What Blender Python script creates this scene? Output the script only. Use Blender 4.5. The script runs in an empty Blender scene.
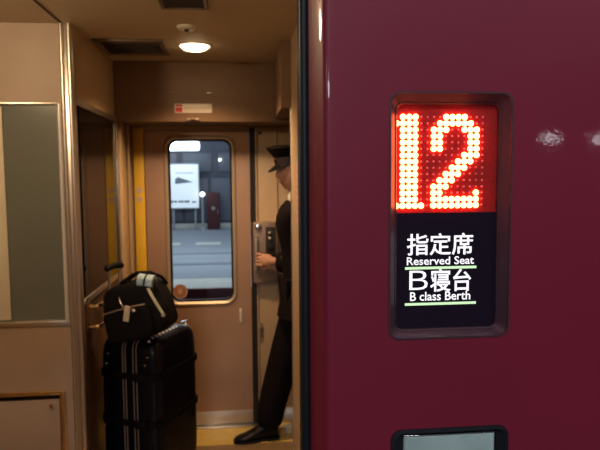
import bpy, bmesh, math, random
from mathutils import Vector, Matrix, noise as mnoise
random.seed(4)
S = bpy.context.scene
COL = S.collection
PI = math.pi

# ------------------------------------------------------------------ camera
cam_data = bpy.data.cameras.new('camera')
cam = bpy.data.objects.new('camera', cam_data)
COL.objects.link(cam)
S.camera = cam
yaw, pitch, roll = math.atan(59 / 600), math.radians(4.67), 0.008
fw = Vector((math.sin(yaw) * math.cos(pitch), math.cos(yaw) * math.cos(pitch), -math.sin(pitch)))
r0 = Vector((math.cos(yaw), -math.sin(yaw), 0)); u0 = r0.cross(fw)
rt = r0 * math.cos(roll) - u0 * math.sin(roll)
up = u0 * math.cos(roll) + r0 * math.sin(roll)
m = Matrix((rt, up, -fw)).transposed().to_4x4()
m.translation = Vector((0, 0, 1.6))
cam.matrix_world = m
cam_data.sensor_width = 36; cam_data.lens = 36
cam_data.clip_start = 0.05; cam_data.clip_end = 200
cam_data.dof.use_dof = True
cam_data.dof.focus_distance = 1.0
cam_data.dof.aperture_fstop = 9.0

# ------------------------------------------------------------------ world, light, exposure
W = bpy.data.worlds.new('night'); S.world = W
W.use_nodes = True
W.node_tree.nodes['Background'].inputs[0].default_value = (0.30, 0.36, 0.55, 1)
W.node_tree.nodes['Background'].inputs[1].default_value = 0.05

def area(name, loc, rot, sx, sy, power, color):
    d = bpy.data.lights.new(name, 'AREA'); d.shape = 'RECTANGLE'; d.size = sx; d.size_y = sy
    d.energy = power; d.color = color
    o = bpy.data.objects.new(name, d); COL.objects.link(o); o.location = loc; o.rotation_euler = rot
    return o
# canopy lighting over the near and far platforms, plus an added doorway fill
area('platform_canopy_light', (1.3, -0.9, 3.35), (math.radians(14), 0, 0), 5.0, 0.4, 68, (0.86, 0.88, 1.0))
area('doorway_fill_light', (-0.8, -7.0, 2.9), (math.radians(90), 0, 0), 2.4, 0.25, 90, (0.95, 0.95, 1.0))  # unseen fill light, added to brighten the partition through the doorway
area('far_platform_light', (-1.5, 12.0, 3.6), (0, 0, 0), 8.0, 2.5, 250, (0.82, 0.93, 1.0))
area('far_platform_wall_light', (-1.5, 17.0, 3.9), (0, 0, 0), 8.0, 1.0, 90, (0.75, 0.85, 1.0))

S.view_settings.view_transform = 'Standard'
S.view_settings.look = 'None'
S.view_settings.gamma = 1
S.view_settings.use_curve_mapping = False
S.view_settings.exposure = 0.0

# ------------------------------------------------------------------ materials
def mat(name, col, rough=0.5, metal=0.0, noise=0.0, scale=20.0, bump=0.0, coat=0.0, coat_rough=0.1, spec=0.5, stretch=None):
    M = bpy.data.materials.new(name); M.use_nodes = True
    nt = M.node_tree; b = nt.nodes['Principled BSDF']
    b.inputs['Base Color'].default_value = (*col, 1)
    b.inputs['Roughness'].default_value = rough
    b.inputs['Metallic'].default_value = metal
    b.inputs['Specular IOR Level'].default_value = spec
    b.inputs['Coat Weight'].default_value = coat
    b.inputs['Coat Roughness'].default_value = coat_rough
    if noise or bump:
        tc = nt.nodes.new('ShaderNodeTexCoord'); n = nt.nodes.new('ShaderNodeTexNoise')
        n.inputs['Scale'].default_value = scale; n.inputs['Detail'].default_value = 4
        src = tc.outputs['Object']
        if stretch:
            mp = nt.nodes.new('ShaderNodeMapping'); mp.inputs['Scale'].default_value = stretch
            nt.links.new(src, mp.inputs['Vector']); src = mp.outputs['Vector']
        nt.links.new(src, n.inputs['Vector'])
        if noise:
            r = nt.nodes.new('ShaderNodeValToRGB')
            r.color_ramp.elements[0].position = 0.3; r.color_ramp.elements[1].position = 0.7
            r.color_ramp.elements[0].color = (*[c * (1 - noise) for c in col], 1)
            r.color_ramp.elements[1].color = (*[min(1, c * (1 + noise)) for c in col], 1)
            nt.links.new(n.outputs['Fac'], r.inputs['Fac']); nt.links.new(r.outputs['Color'], b.inputs['Base Color'])
        if bump:
            bp = nt.nodes.new('ShaderNodeBump'); bp.inputs['Strength'].default_value = bump; bp.inputs['Distance'].default_value = 0.002
            nt.links.new(n.outputs['Fac'], bp.inputs['Height']); nt.links.new(bp.outputs['Normal'], b.inputs['Normal'])
            if coat: nt.links.new(bp.outputs['Normal'], b.inputs['Coat Normal'])
    return M

def emit(name, col, strength, base=(0.02, 0.02, 0.02)):
    M = mat(name, base, 0.4); b = M.node_tree.nodes['Principled BSDF']
    b.inputs['Emission Color'].default_value = (*col, 1); b.inputs['Emission Strength'].default_value = strength
    return M

def glass(name, tint=(1, 1, 1), refl=1.0, rough=0.0):
    M = bpy.data.materials.new(name); M.use_nodes = True
    nt = M.node_tree; nt.nodes.clear()
    out = nt.nodes.new('ShaderNodeOutputMaterial'); mix = nt.nodes.new('ShaderNodeMixShader')
    t = nt.nodes.new('ShaderNodeBsdfTransparent'); g = nt.nodes.new('ShaderNodeBsdfGlossy'); fr = nt.nodes.new('ShaderNodeFresnel')
    mu = nt.nodes.new('ShaderNodeMath'); mu.operation = 'MULTIPLY'; mu.inputs[1].default_value = refl
    t.inputs[0].default_value = (*tint, 1); g.inputs['Roughness'].default_value = rough
    nt.links.new(fr.outputs[0], mu.inputs[0]); nt.links.new(mu.outputs[0], mix.inputs[0])
    nt.links.new(t.outputs[0], mix.inputs[1]); nt.links.new(g.outputs[0], mix.inputs[2]); nt.links.new(mix.outputs[0], out.inputs[0])
    return M

M_body = mat('maroon_paint', (0.175, 0.0110, 0.028), 0.42, noise=0.05, scale=3, coat=0.30, coat_rough=0.035, spec=0.25)
# fine orange peel in the clear coat
_nt = M_body.node_tree; _b = _nt.nodes['Principled BSDF']
_n2 = _nt.nodes.new('ShaderNodeTexNoise'); _n2.inputs['Scale'].default_value = 160
_tc = _nt.nodes.new('ShaderNodeTexCoord'); _bp = _nt.nodes.new('ShaderNodeBump')
_bp.inputs['Strength'].default_value = 0.06; _bp.inputs['Distance'].default_value = 0.001
_nt.links.new(_tc.outputs['Object'], _n2.inputs['Vector']); _nt.links.new(_n2.outputs['Fac'], _bp.inputs['Height'])
_nt.links.new(_bp.outputs['Normal'], _b.inputs['Coat Normal'])
M_rubber = mat('black_rubber', (0.008, 0.009, 0.012), 0.45, spec=0.3)
M_bezel = mat('bezel_black', (0.055, 0.026, 0.034), 0.35, noise=0.1, scale=60, spec=0.4)
M_led_bloom = mat('led_bloom_plate', (0.38, 0.018, 0.016), 0.5, noise=0.12, scale=220, spec=0.1)  # deep red base stands in for lens bloom over a black board
M_led_off = mat('led_unlit', (0.80, 0.22, 0.20), 0.3)  # pink base carries the light of the neighbouring lit dots
M_led_on = emit('led_lit', (1.0, 0.135, 0.042), 23)
M_lcd = emit('lcd_panel', (0.45, 0.25, 0.7), 0.008, (0.006, 0.004, 0.007))
M_lcd.node_tree.nodes['Principled BSDF'].inputs['Specular IOR Level'].default_value = 0.08
M_text = emit('lcd_text', (0.97, 0.93, 1.0), 1.25)
M_line = emit('lcd_line', (0.70, 1.0, 0.58), 1.0)
M_signglass = glass('sign_glass', (1, 1, 1), 0.2)
M_plate_green = mat('grey_green_plate', (0.30, 0.40, 0.37), 0.25, noise=0.12, scale=14, coat=0.3)
M_chrome = mat('chrome', (0.75, 0.72, 0.68), 0.16, 1.0)
M_steel = mat('brushed_steel', (0.66, 0.58, 0.48), 0.42, 0.85, noise=0.08, scale=60, stretch=(1, 1, 20))
M_alu = mat('aluminium', (0.70, 0.65, 0.57), 0.33, 1.0)
M_glare = mat('glare_white_metal', (0.93, 0.91, 0.86), 0.28, 0.55, coat=0.5)  # near-white base stands in for glare reflected off plain metal
M_ink2 = mat('ink_faint', (0.50, 0.40, 0.31), 0.6)
M_framemetal = mat('satin_frame_metal', (0.58, 0.47, 0.35), 0.42, 0.5)
M_brass = mat('brass', (0.80, 0.58, 0.30), 0.2, 1.0)
M_wall = mat('beige_panel', (0.41, 0.30, 0.21), 0.5, noise=0.04, scale=8)
M_wall2 = mat('tan_panel', (0.46, 0.32, 0.18), 0.45, noise=0.04, scale=8)
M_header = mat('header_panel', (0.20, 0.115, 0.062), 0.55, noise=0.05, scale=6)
M_ceil = mat('ceiling_panel', (0.56, 0.46, 0.31), 0.6, noise=0.03, scale=6)
M_door = mat('bronze_door', (0.40, 0.235, 0.14), 0.38, 0.25, noise=0.05, scale=5)
M_yellow = mat('yellow_strip', (0.72, 0.44, 0.02), 0.45, noise=0.05, scale=10)
M_floor = mat('vinyl_floor', (0.24, 0.155, 0.075), 0.28, noise=0.12, scale=40)
M_floor_y = mat('yellow_floor', (0.66, 0.47, 0.11), 0.22, noise=0.08, scale=30)
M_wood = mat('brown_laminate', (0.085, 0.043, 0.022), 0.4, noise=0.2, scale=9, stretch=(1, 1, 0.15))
M_darkglass = mat('dark_glass', (0.006, 0.004, 0.003), 0.05, spec=0.2)
M_frost = mat('frosted_glass', (0.15, 0.165, 0.14), 0.22, noise=0.04, scale=5, coat=0.25)
M_cream = mat('cream_fabric', (0.74, 0.66, 0.50), 0.8)
M_seam = mat('dark_gap', (0.015, 0.010, 0.008), 0.7)
M_lampon = emit('lamp_glow', (1.0, 0.72, 0.40), 9)
M_white = mat('white_plastic', (0.72, 0.68, 0.6), 0.4)
M_vent = mat('vent_metal', (0.15, 0.105, 0.07), 0.5)
M_ventdark = mat('vent_inside', (0.03, 0.02, 0.014), 0.7)
M_sticker = mat('sticker_white', (0.74, 0.66, 0.56), 0.45)
M_red = mat('sticker_red', (0.55, 0.03, 0.03), 0.45)
M_inkgrey = mat('ink_grey', (0.30, 0.24, 0.20), 0.6)
M_pink = mat('sticker_pink', (0.62, 0.36, 0.27), 0.5)
M_orange = mat('sticker_orange', (0.36, 0.17, 0.10), 0.5)
M_panelgrey = mat('panel_grey', (0.25, 0.175, 0.125), 0.4, 0.3)
M_case = mat('glossy_navy_black', (0.0025, 0.003, 0.007), 0.30, noise=0.2, scale=30, coat=0.12, coat_rough=0.06, spec=0.2)
M_nylon = mat('black_nylon', (0.005, 0.004, 0.0045), 0.62, noise=0.3, scale=120, bump=0.3, spec=0.12)
M_web = mat('black_webbing', (0.004, 0.0035, 0.004), 0.7, spec=0.1)
M_rib = mat('grey_rib', (0.33, 0.28, 0.24), 0.35, 0.6)
M_blue = mat('light_blue_wrap', (0.36, 0.52, 0.60), 0.6, noise=0.3, scale=50)
M_strapy = mat('cream_strap', (0.66, 0.62, 0.40), 0.6)
M_tag = mat('tag_cream', (0.60, 0.50, 0.36), 0.5)
M_skin = mat('skin', (0.58, 0.30, 0.19), 0.5, noise=0.06, scale=30)
M_uniform = mat('navy_uniform', (0.010, 0.007, 0.008), 0.8, noise=0.2, scale=80, spec=0.06)
M_band = mat('cap_band', (0.02, 0.013, 0.02), 0.6, spec=0.15)
M_hair = mat('black_hair', (0.012, 0.009, 0.008), 0.6)
M_shoe = mat('black_leather', (0.006, 0.005, 0.0045), 0.3, spec=0.3)
M_eye = mat('eye_white', (0.7, 0.66, 0.6), 0.3)
M_iris = mat('iris_dark', (0.02, 0.012, 0.01), 0.2)
M_lip = mat('lips', (0.42, 0.17, 0.12), 0.5)
M_shirt = mat('white_shirt', (0.6, 0.55, 0.5), 0.7)
M_asphalt = mat('platform_asphalt', (0.10, 0.10, 0.105), 0.8, noise=0.25, scale=30)
M_farplat = mat('far_platform_paving', (0.30, 0.33, 0.36), 0.6, noise=0.10, scale=1.5, stretch=(0.2, 3, 1))
M_edge = mat('platform_edge_paint', (0.70, 0.68, 0.58), 0.6, noise=0.1, scale=5)
M_edgered = mat('platform_edge_red', (0.42, 0.10, 0.10), 0.7)
M_farwall = mat('far_wall', (0.10, 0.105, 0.13), 0.7, noise=0.25, scale=2)
M_farpanel = mat('far_wall_panel', (0.17, 0.18, 0.21), 0.6)
M_poster = emit('lit_poster', (0.80, 0.93, 1.0), 0.72, (0.7, 0.7, 0.7))
M_posterink = mat('poster_ink', (0.05, 0.07, 0.08), 0.6)
M_postergrey = mat('poster_grey', (0.25, 0.30, 0.33), 0.6)
M_tube = emit('fluorescent_tube', (0.84, 0.93, 1.0), 5.0)
M_farlamp = emit('bright_lamp', (0.92, 0.95, 1.0), 48)
M_globe = emit('small_lamp', (1.0, 0.97, 0.88), 4.0)
M_cabred = mat('red_cabinet', (0.10, 0.02, 0.02), 0.5)
M_pole = mat('grey_pole', (0.40, 0.42, 0.44), 0.5)
M_doorglass = glass('door_glass', (0.92, 0.96, 1.0), 0.8)
M_canopy = mat('canopy_soffit', (0.45, 0.45, 0.48), 0.8)
M_ballast = mat('track_ballast', (0.05, 0.045, 0.042), 0.9, noise=0.5, scale=12)
M_rail = mat('steel_rail', (0.3, 0.24, 0.2), 0.35, 1.0)

# ------------------------------------------------------------------ helpers
def wloc(p):
    v = Vector((0, 0, 0))
    while p is not None:
        v += p.location; p = p.parent
    return v

def smooth(bm, deg=40):
    for f in bm.faces: f.smooth = True
    bm.normal_update()
    for e in bm.edges:
        if len(e.link_faces) == 2 and e.calc_face_angle(0) > math.radians(deg): e.smooth = False

def obj(name, bm, mt, parent=None, sm=True):
    bmesh.ops.recalc_face_normals(bm, faces=bm.faces[:])
    if sm: smooth(bm)
    if parent is not None: off = wloc(parent)
    else:
        xs = [v.co for v in bm.verts]
        off = Vector(((min(c.x for c in xs) + max(c.x for c in xs)) / 2, (min(c.y for c in xs) + max(c.y for c in xs)) / 2, min(c.z for c in xs)))
    bmesh.ops.translate(bm, vec=-off, verts=bm.verts[:])
    me = bpy.data.meshes.new(name); bm.to_mesh(me); bm.free()
    me.materials.clear()
    for x in (mt if isinstance(mt, (list, tuple)) else [mt]): me.materials.append(x)
    o = bpy.data.objects.new(name, me); COL.objects.link(o)
    if parent is not None: o.parent = parent
    else: o.location = off
    return o

def tag(o, label, cat, group=None, kind=None):
    if label: o['label'] = label
    if cat: o['category'] = cat
    if group: o['group'] = group
    if kind: o['kind'] = kind
    return o

def thing(name, label, cat, loc, group=None):
    o = bpy.data.objects.new(name, None); o.empty_display_size = 0.1; COL.objects.link(o); o.location = loc
    return tag(o, label, cat, group)

def struct(name, bm, mt, parent=None, sm=True, label=None):
    o = obj(name, bm, mt, parent, sm)
    if parent is None:
        o['kind'] = 'structure'
    return o

def B(): return bmesh.new()

def box(bm, lo, hi, bev=0.0, seg=2, mi=0, rot=None):
    r = bmesh.ops.create_cube(bm, size=1.0)
    vs = r['verts']
    c = (Vector(lo) + Vector(hi)) / 2; s = Vector(hi) - Vector(lo)
    for v in vs: v.co = Vector((v.co.x * s.x, v.co.y * s.y, v.co.z * s.z))
    fs = list({f for v in vs for f in v.link_faces})
    if bev > 0:
        es = list({e for v in vs for e in v.link_edges})
        rr = bmesh.ops.bevel(bm, geom=es, offset=min(bev, min(s) * 0.49), segments=seg, profile=0.5, affect='EDGES')
        fs = [f for f in set(rr['faces']) | {f for f in fs if f.is_valid}]
        vs = list({v for f in fs for v in f.verts})
    for v in vs:
        p = v.co
        if rot is not None: p = rot @ p
        v.co = p + c
    for f in fs: f.material_index = mi
    return vs

def tube(bm, pts, r, n=10, caps=True, mi=0):
    pts = [Vector(p) for p in pts]
    rs = r if isinstance(r, (list, tuple)) else [r] * len(pts)
    rings = []
    prev = None
    for i, p in enumerate(pts):
        d = (pts[min(i + 1, len(pts) - 1)] - pts[max(i - 1, 0)]).normalized()
        if prev is None:
            a = Vector((0, 0, 1)) if abs(d.z) < 0.9 else Vector((1, 0, 0))
            x = d.cross(a).normalized()
        else:
            x = (prev - d * prev.dot(d)).normalized()
        prev = x; y = d.cross(x)
        rings.append([bm.verts.new(p + (x * math.cos(2 * PI * k / n) + y * math.sin(2 * PI * k / n)) * rs[i]) for k in range(n)])
    for a, b in zip(rings, rings[1:]):
        for k in range(n):
            f = bm.faces.new((a[k], a[(k + 1) % n], b[(k + 1) % n], b[k])); f.material_index = mi
    if caps:
        bm.faces.new(rings[0][::-1]).material_index = mi; bm.faces.new(rings[-1]).material_index = mi

def lathe(bm, prof, c, axis='z', n=32, mi=0):
    c = Vector(c); rings = []
    for r, h in prof:
        ring = []
        for k in range(n):
            a = 2 * PI * k / n; x, y = r * math.cos(a), r * math.sin(a)
            p = {'z': (x, y, h), 'y': (x, h, y), 'x': (h, x, y)}[axis]
            ring.append(bm.verts.new(c + Vector(p)))
        rings.append(ring)
    for a, b in zip(rings, rings[1:]):
        for k in range(n):
            f = bm.faces.new((a[k], a[(k + 1) % n], b[(k + 1) % n], b[k])); f.material_index = mi
    bm.faces.new(rings[0][::-1]).material_index = mi; bm.faces.new(rings[-1]).material_index = mi

def ball(bm, c, r, sc=(1, 1, 1), u=16, v=10, mi=0):
    rr = bmesh.ops.create_uvsphere(bm, u_segments=u, v_segments=v, radius=r)
    for x in rr['verts']: x.co = Vector((x.co.x * sc[0], x.co.y * sc[1], x.co.z * sc[2])) + Vector(c)
    for f in {f for x in rr['verts'] for f in x.link_faces}: f.material_index = mi
    return rr['verts']

def rrect(x0, x1, z0, z1, r, n=8):
    out = []
    for cx, cz, a0 in ((x1 - r, z1 - r, 0), (x0 + r, z1 - r, PI / 2), (x0 + r, z0 + r, PI), (x1 - r, z0 + r, 1.5 * PI)):
        for k in range(n + 1):
            a = a0 + PI / 2 * k / n
            out.append((cx + r * math.cos(a), cz + r * math.sin(a)))
    return out

def loft(bm, loops, cap0=False, cap1=False, mi=0):
    rings = [[bm.verts.new(p) for p in L] for L in loops]
    for a, b in zip(rings, rings[1:]):
        n = len(a)
        for k in range(n): bm.faces.new((a[k], a[(k + 1) % n], b[(k + 1) % n], b[k])).material_index = mi
    if cap0: bm.faces.new(rings[0][::-1]).material_index = mi
    if cap1: bm.faces.new(rings[-1]).material_index = mi

def at_y(L, y): return [(x, y, z) for x, z in L]

def plate(bm, outer, holes, y0, y1):
    """A flat plate in the XZ plane with holes, from y0 to y1 in depth."""
    es = []
    for L in [outer] + holes:
        vs = [bm.verts.new((x, y0, z)) for x, z in L]
        es += [bm.edges.new((vs[k], vs[(k + 1) % len(vs)])) for k in range(len(vs))]
    fs = [g for g in bmesh.ops.triangle_fill(bm, use_beauty=True, use_dissolve=False, edges=es)['geom'] if isinstance(g, bmesh.types.BMFace)]
    ext = bmesh.ops.extrude_face_region(bm, geom=fs)
    bmesh.ops.translate(bm, vec=(0, y1 - y0, 0), verts=[g for g in ext['geom'] if isinstance(g, bmesh.types.BMVert)])

def softbox(size, n=5.0, div=10, rot=None, c=(0, 0, 0), fn=None):
    """A cushion-like box: a subdivided cube pushed on to a superellipsoid."""
    bm = B(); bmesh.ops.create_cube(bm, size=2.0)
    bmesh.ops.subdivide_edges(bm, edges=bm.edges[:], cuts=div, use_grid_fill=True)
    for v in bm.verts:
        p = v.co
        k = (abs(p.x) ** n + abs(p.y) ** n + abs(p.z) ** n) ** (1 / n)
        p = p / k
        if fn: p = fn(p)
        p = Vector((p.x * size[0] / 2, p.y * size[1] / 2, p.z * size[2] / 2))
        if rot is not None: p = rot @ p
        v.co = p + Vector(c)
    return bm

def text_bm(s, x0, x1, z0, z1, y, bold=0.0, thick=0.0006, font_axis='front'):
    """Lettering as solid mesh, filling the box x0..x1, z0..z1 on the plane at depth y."""
    cu = bpy.data.curves.new('lettering', 'FONT'); cu.body = s; cu.size = 1.0; cu.offset = bold; cu.resolution_u = 3
    o = bpy.data.objects.new('lettering', cu); COL.objects.link(o)
    dg = bpy.context.evaluated_depsgraph_get()
    me = bpy.data.meshes.new_from_object(o.evaluated_get(dg))
    bpy.data.objects.remove(o); bpy.data.curves.remove(cu)
    bm = B(); bm.from_mesh(me); bpy.data.meshes.remove(me)
    xs = [v.co.x for v in bm.verts]; ys = [v.co.y for v in bm.verts]
    ax, bx, ay, by = min(xs), max(xs), min(ys), max(ys)
    for v in bm.verts:
        v.co = Vector((x0 + (v.co.x - ax) / (bx - ax) * (x1 - x0), y, z0 + (v.co.y - ay) / (by - ay) * (z1 - z0)))
    if thick:
        ext = bmesh.ops.extrude_face_region(bm, geom=bm.faces[:])
        bmesh.ops.translate(bm, vec=(0, -thick, 0), verts=[g for g in ext['geom'] if isinstance(g, bmesh.types.BMVert)])
    return bm

def merge(dst, src, mi=None):
    me = bpy.data.meshes.new('tmp'); src.to_mesh(me); src.free()
    n0 = len(dst.faces)
    dst.from_mesh(me); bpy.data.meshes.remove(me)
    dst.faces.ensure_lookup_table()
    if mi is not None:
        for f in dst.faces[n0:]: f.material_index = mi

def skin(verts, edges, radii, root=0, sub=2):
    """Grow a smooth tapering surface round a skeleton; returns a bmesh."""
    me = bpy.data.meshes.new('skel'); me.from_pydata([tuple(v) for v in verts], edges, []); me.update()
    o = bpy.data.objects.new('skel', me); COL.objects.link(o)
    sk = o.modifiers.new('skin', 'SKIN')
    for i, r in enumerate(radii):
        d = me.skin_vertices[0].data[i]
        d.radius = r if isinstance(r, (tuple, list)) else (r, r)
        d.use_root = (i == root)
    ss = o.modifiers.new('sub', 'SUBSURF'); ss.levels = sub; ss.render_levels = sub
    dg = bpy.context.evaluated_depsgraph_get()
    m2 = bpy.data.meshes.new_from_object(o.evaluated_get(dg))
    bpy.data.objects.remove(o); bpy.data.meshes.remove(me)
    bm = B(); bm.from_mesh(m2); bpy.data.meshes.remove(m2)
    return bm

# ================================================================== SETTING
YB = 0.95                                        # outer skin of the near side of the carriage
# near side of the carriage: flat skin with the two sign openings
SIGN = (0.2400, 0.4425, 1.3310, 1.7315)
SIGN2 = (0.2450, 0.4440, 0.8000, 1.1745)
bm = B()
plate(bm, [(0.150, -0.45), (3.2, -0.45), (3.2, 2.75), (0.150, 2.75)],
      [rrect(*SIGN, 0.017), rrect(*SIGN2, 0.016)], YB, YB + 0.012)
# rounded return of the skin into the doorway
prof = [(0.150, YB), (0.142, YB)] + [(0.142 - 0.012 * math.sin(a), YB + 0.012 * (1 - math.cos(a))) for a in [math.radians(66) * k / 8 for k in range(1, 9)]] + [(0.1145, YB + 0.042), (0.1145, YB + 0.07)]
rows = [[bm.verts.new((x, y, z)) for x, y in prof] for z in (-0.45, 2.75)]
for k in range(len(prof) - 1): bm.faces.new((rows[0][k], rows[0][k + 1], rows[1][k + 1], rows[1][k]))
struct('wall_front', bm, M_body)
# skin on the other side of the doorway and above it
bm = B(); box(bm, (-3.0, YB, -0.45), (-0.66, YB + 0.07, 2.75), 0.02, 3); struct('wall_front', bm, M_body)
bm = B(); box(bm, (-0.66, YB, 2.02), (0.150, YB + 0.07, 2.75), 0.004); struct('wall_front', bm, M_body)
# door seal
bm = B()
tube(bm, [(0.108, YB + 0.058, -0.1), (0.108, YB + 0.058, 2.02)], 0.0085, 14)
box(bm, (0.102, YB + 0.052, -0.1), (0.118, YB + 0.12, 2.02), 0.003)
struct('trim_1', bm, M_rubber)
# step plate under the doorway
bm = B(); box(bm, (-0.66, YB - 0.0, -0.08), (0.112, YB + 0.15, 0.0), 0.004); struct('trim_2', bm, M_steel)

# floor, ceiling
bm = B(); box(bm, (-2.0, YB + 0.15, -0.08), (1.1, 3.50, 0.0)); struct('floor', bm, M_floor, sm=False)
bm = B(); box(bm, (-2.0, 3.50, -0.08), (1.1, 3.80, 0.0)); struct('floor', bm, M_floor_y, sm=False)
bm = B(); box(bm, (-2.0, YB + 0.07, 2.25), (1.1, 3.95, 2.33)); struct('ceiling', bm, M_ceil, sm=False)
bm = B(); box(bm, (-0.745, 1.02, 2.2475), (-0.735, 2.66, 2.2505)); struct('trim_3', bm, M_seam, sm=False)
# inside walls
bm = B(); box(bm, (0.252, 1.10, 0), (0.285, 2.96, 2.25)); box(bm, (0.112, YB + 0.13, 0), (0.285, 1.10, 2.25)); struct('wall_right', bm, M_wall2, sm=False)
bm = B()
tube(bm, [(0.252, 2.962, 0.0), (0.252, 2.962, 1.932)], 0.0065, 12); struct('trim_4', bm, M_alu)
bm = B(); box(bm, (1.00, 2.96, 0), (1.06, 3.80, 2.25)); box(bm, (0.285, 2.93, 0), (1.06, 2.96, 2.25)); struct('wall_right', bm, M_wall2, sm=False)
bm = B(); box(bm, (-2.0, YB + 0.07, 0), (-1.9, 2.68, 2.25)); struct('wall_left', bm, M_wall, sm=False)
bm = B(); box(bm, (-1.95, YB + 0.071, 0), (-0.66, YB + 0.12, 2.25)); struct('wall_inside', bm, M_wall, sm=False)
# duct box in the upper corner on the right
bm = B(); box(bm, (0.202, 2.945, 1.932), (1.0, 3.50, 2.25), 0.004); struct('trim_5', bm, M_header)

# partition facing the doorway, with the frosted window and the hatch opening
PY = 2.68
bm = B()
WIN = (-1.45, -0.752, 0.974, 1.915)
HAT = (-1.30, -0.800, 0.16, 0.648)
plate(bm, [(-1.9, 0), (-0.745, 0), (-0.745, 2.25), (-1.9, 2.25)],
      [[(WIN[1] - 0.005, WIN[2]), (WIN[1] - 0.005, WIN[3]), (WIN[0], WIN[3]), (WIN[0], WIN[2])], [(HAT[0], HAT[2]), (HAT[1], HAT[2]), (HAT[1], HAT[3]), (HAT[0], HAT[3])]], PY, PY + 0.03)
struct('wall_partition', bm, M_wall, sm=False)
bm = B(); box(bm, (-1.9, PY + 0.05, 0), (-0.76, PY + 0.07, 2.25)); struct('wall_partition', bm, M_seam, sm=False)
# corner post: two rounded aluminium ribs and the web between
bm = B()
box(bm, (-0.752, PY - 0.004, 0), (-0.700, PY + 0.03, 2.25), 0.003)
tube(bm, [(-0.744, PY - 0.004, 0), (-0.744, PY - 0.004, 2.25)], 0.009, 16)
tube(bm, [(-0.712, PY - 0.003, 0), (-0.712, PY - 0.003, 2.25)], 0.012, 16)
struct('trim_6', bm, M_alu)
# window in the partition
win = struct('window_1', (lambda b: (box(b, (WIN[0], PY + 0.012, WIN[2]), (WIN[1] - 0.01, PY + 0.02, WIN[3])), b)[1])(B()), M_frost)
bm = B()
box(bm, (-0.774, PY - 0.002, WIN[2]), (-0.755, PY + 0.025, WIN[3]), 0.004, 3); tube(bm, [(-0.7635, PY - 0.004, WIN[2]), (-0.7635, PY - 0.004, WIN[3])], 0.009, 18)
obj('window_frame', bm, M_glare, win)
bm = B(); box(bm, (WIN[0], PY - 0.006, WIN[2] - 0.022), (-0.753, PY + 0.02, WIN[2] + 0.004), 0.004, 2); obj('window_sill', bm, M_alu, win)
bm = B(); box(bm, (WIN[0], PY - 0.003, WIN[3] - 0.003), (-0.772, PY + 0.02, WIN[3] + 0.006), 0.002, 2); obj('window_frame', bm, M_alu, win)
bm = B(); box(bm, (-1.40, PY + 0.004, WIN[2] + 0.01), (-1.003, PY + 0.011, WIN[3] - 0.01), 0.002); obj('blind', bm, M_cream, win)

# hatch under the window
h = thing('access_hatch', 'small beige access hatch with metal edging low on the left partition', 'hatch', (-1.05, PY, HAT[2]))
bm = B()
box(bm, (HAT[1] - 0.010, PY - 0.010, HAT[2] - 0.01), (HAT[1] + 0.016, PY + 0.012, HAT[3] + 0.016), 0.005, 2)
box(bm, (HAT[0] - 0.016, PY - 0.010, HAT[2] - 0.01), (HAT[0] + 0.010, PY + 0.012, HAT[3] + 0.016), 0.005, 2)
box(bm, (HAT[0], PY - 0.010, HAT[3] - 0.004), (HAT[1], PY + 0.012, HAT[3] + 0.016), 0.005, 2)
box(bm, (HAT[0], PY - 0.010, HAT[2] - 0.01), (HAT[1], PY + 0.012, HAT[2] + 0.01), 0.005, 2)
obj('frame', bm, M_brass, h)
bm = B(); box(bm, (HAT[0] + 0.012, PY - 0.004, HAT[2] + 0.012), (HAT[1] - 0.014, PY + 0.01, HAT[3] - 0.026), 0.003); flap = obj('door', bm, M_wall, h)
bm = B(); box(bm, (HAT[0] + 0.001, PY + 0.018, HAT[2]), (HAT[1] - 0.001, PY + 0.026, HAT[3])); obj('backing', bm, M_seam, h)
bm = B(); lathe(bm, [(0.001, -0.022), (0.006, -0.021), (0.0085, -0.015), (0.007, -0.009), (0.005, -0.003)], (-0.846, PY, 0.600), 'y', 16); obj('knob', bm, M_brass, flap)

# left wall beyond the corner post: a door with a dark pane
LX = -0.70
bm = B()
box(bm, (LX - 0.06, PY + 0.03, 1.94), (LX, 3.80, 2.25)); box(bm, (LX - 0.06, PY + 0.07, 0), (LX - 0.03, 3.80, 1.94)); struct('wall_left', bm, M_wall2, sm=False)
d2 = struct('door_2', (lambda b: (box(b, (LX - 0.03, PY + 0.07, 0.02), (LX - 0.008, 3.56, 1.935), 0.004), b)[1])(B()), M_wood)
bm = B(); box(bm, (LX - 0.009, PY + 0.075, 1.058), (LX - 0.003, 3.52, 1.918)); obj('pane', bm, M_darkglass, d2)
bm = B(); box(bm, (LX - 0.008, PY + 0.03, 1.915), (LX + 0.006, 3.56, 1.94), 0.004)
box(bm, (LX - 0.008, PY + 0.04, 1.034), (LX + 0.005, 3.54, 1.060), 0.004); box(bm, (LX - 0.008, 3.52, 1.034), (LX + 0.006, 3.56, 1.93), 0.004)
obj('window_frame', bm, M_alu, d2)
for z in (1.010, 0.915):
    bm = B()
    lathe(bm, [(0.024, 0.0), (0.024, 0.006), (0.012, 0.010), (0.011, 0.034), (0.014, 0.036), (0.014, 0.046), (0.002, 0.048)], (LX - 0.008, 2.80, z), 'x', 18)
    tube(bm, [(LX + 0.036, 2.80, z), (LX + 0.046, 2.83, z + 0.002), (LX + 0.044, 2.87, z + 0.003), (LX + 0.046, 2.90, z)], [0.012, 0.010, 0.009, 0.011], 12)
    obj('door_handle', bm, M_brass, d2)
# bumps of the door posts at the end of the left wall
bm = B()
box(bm, (LX, 3.56, 0), (LX + 0.022, 3.72, 1.915), 0.006); tube(bm, [(LX + 0.034, 3.70, 0), (LX + 0.034, 3.70, 1.915)], 0.007, 12)
struct('trim_7', bm, M_wall2)

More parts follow.
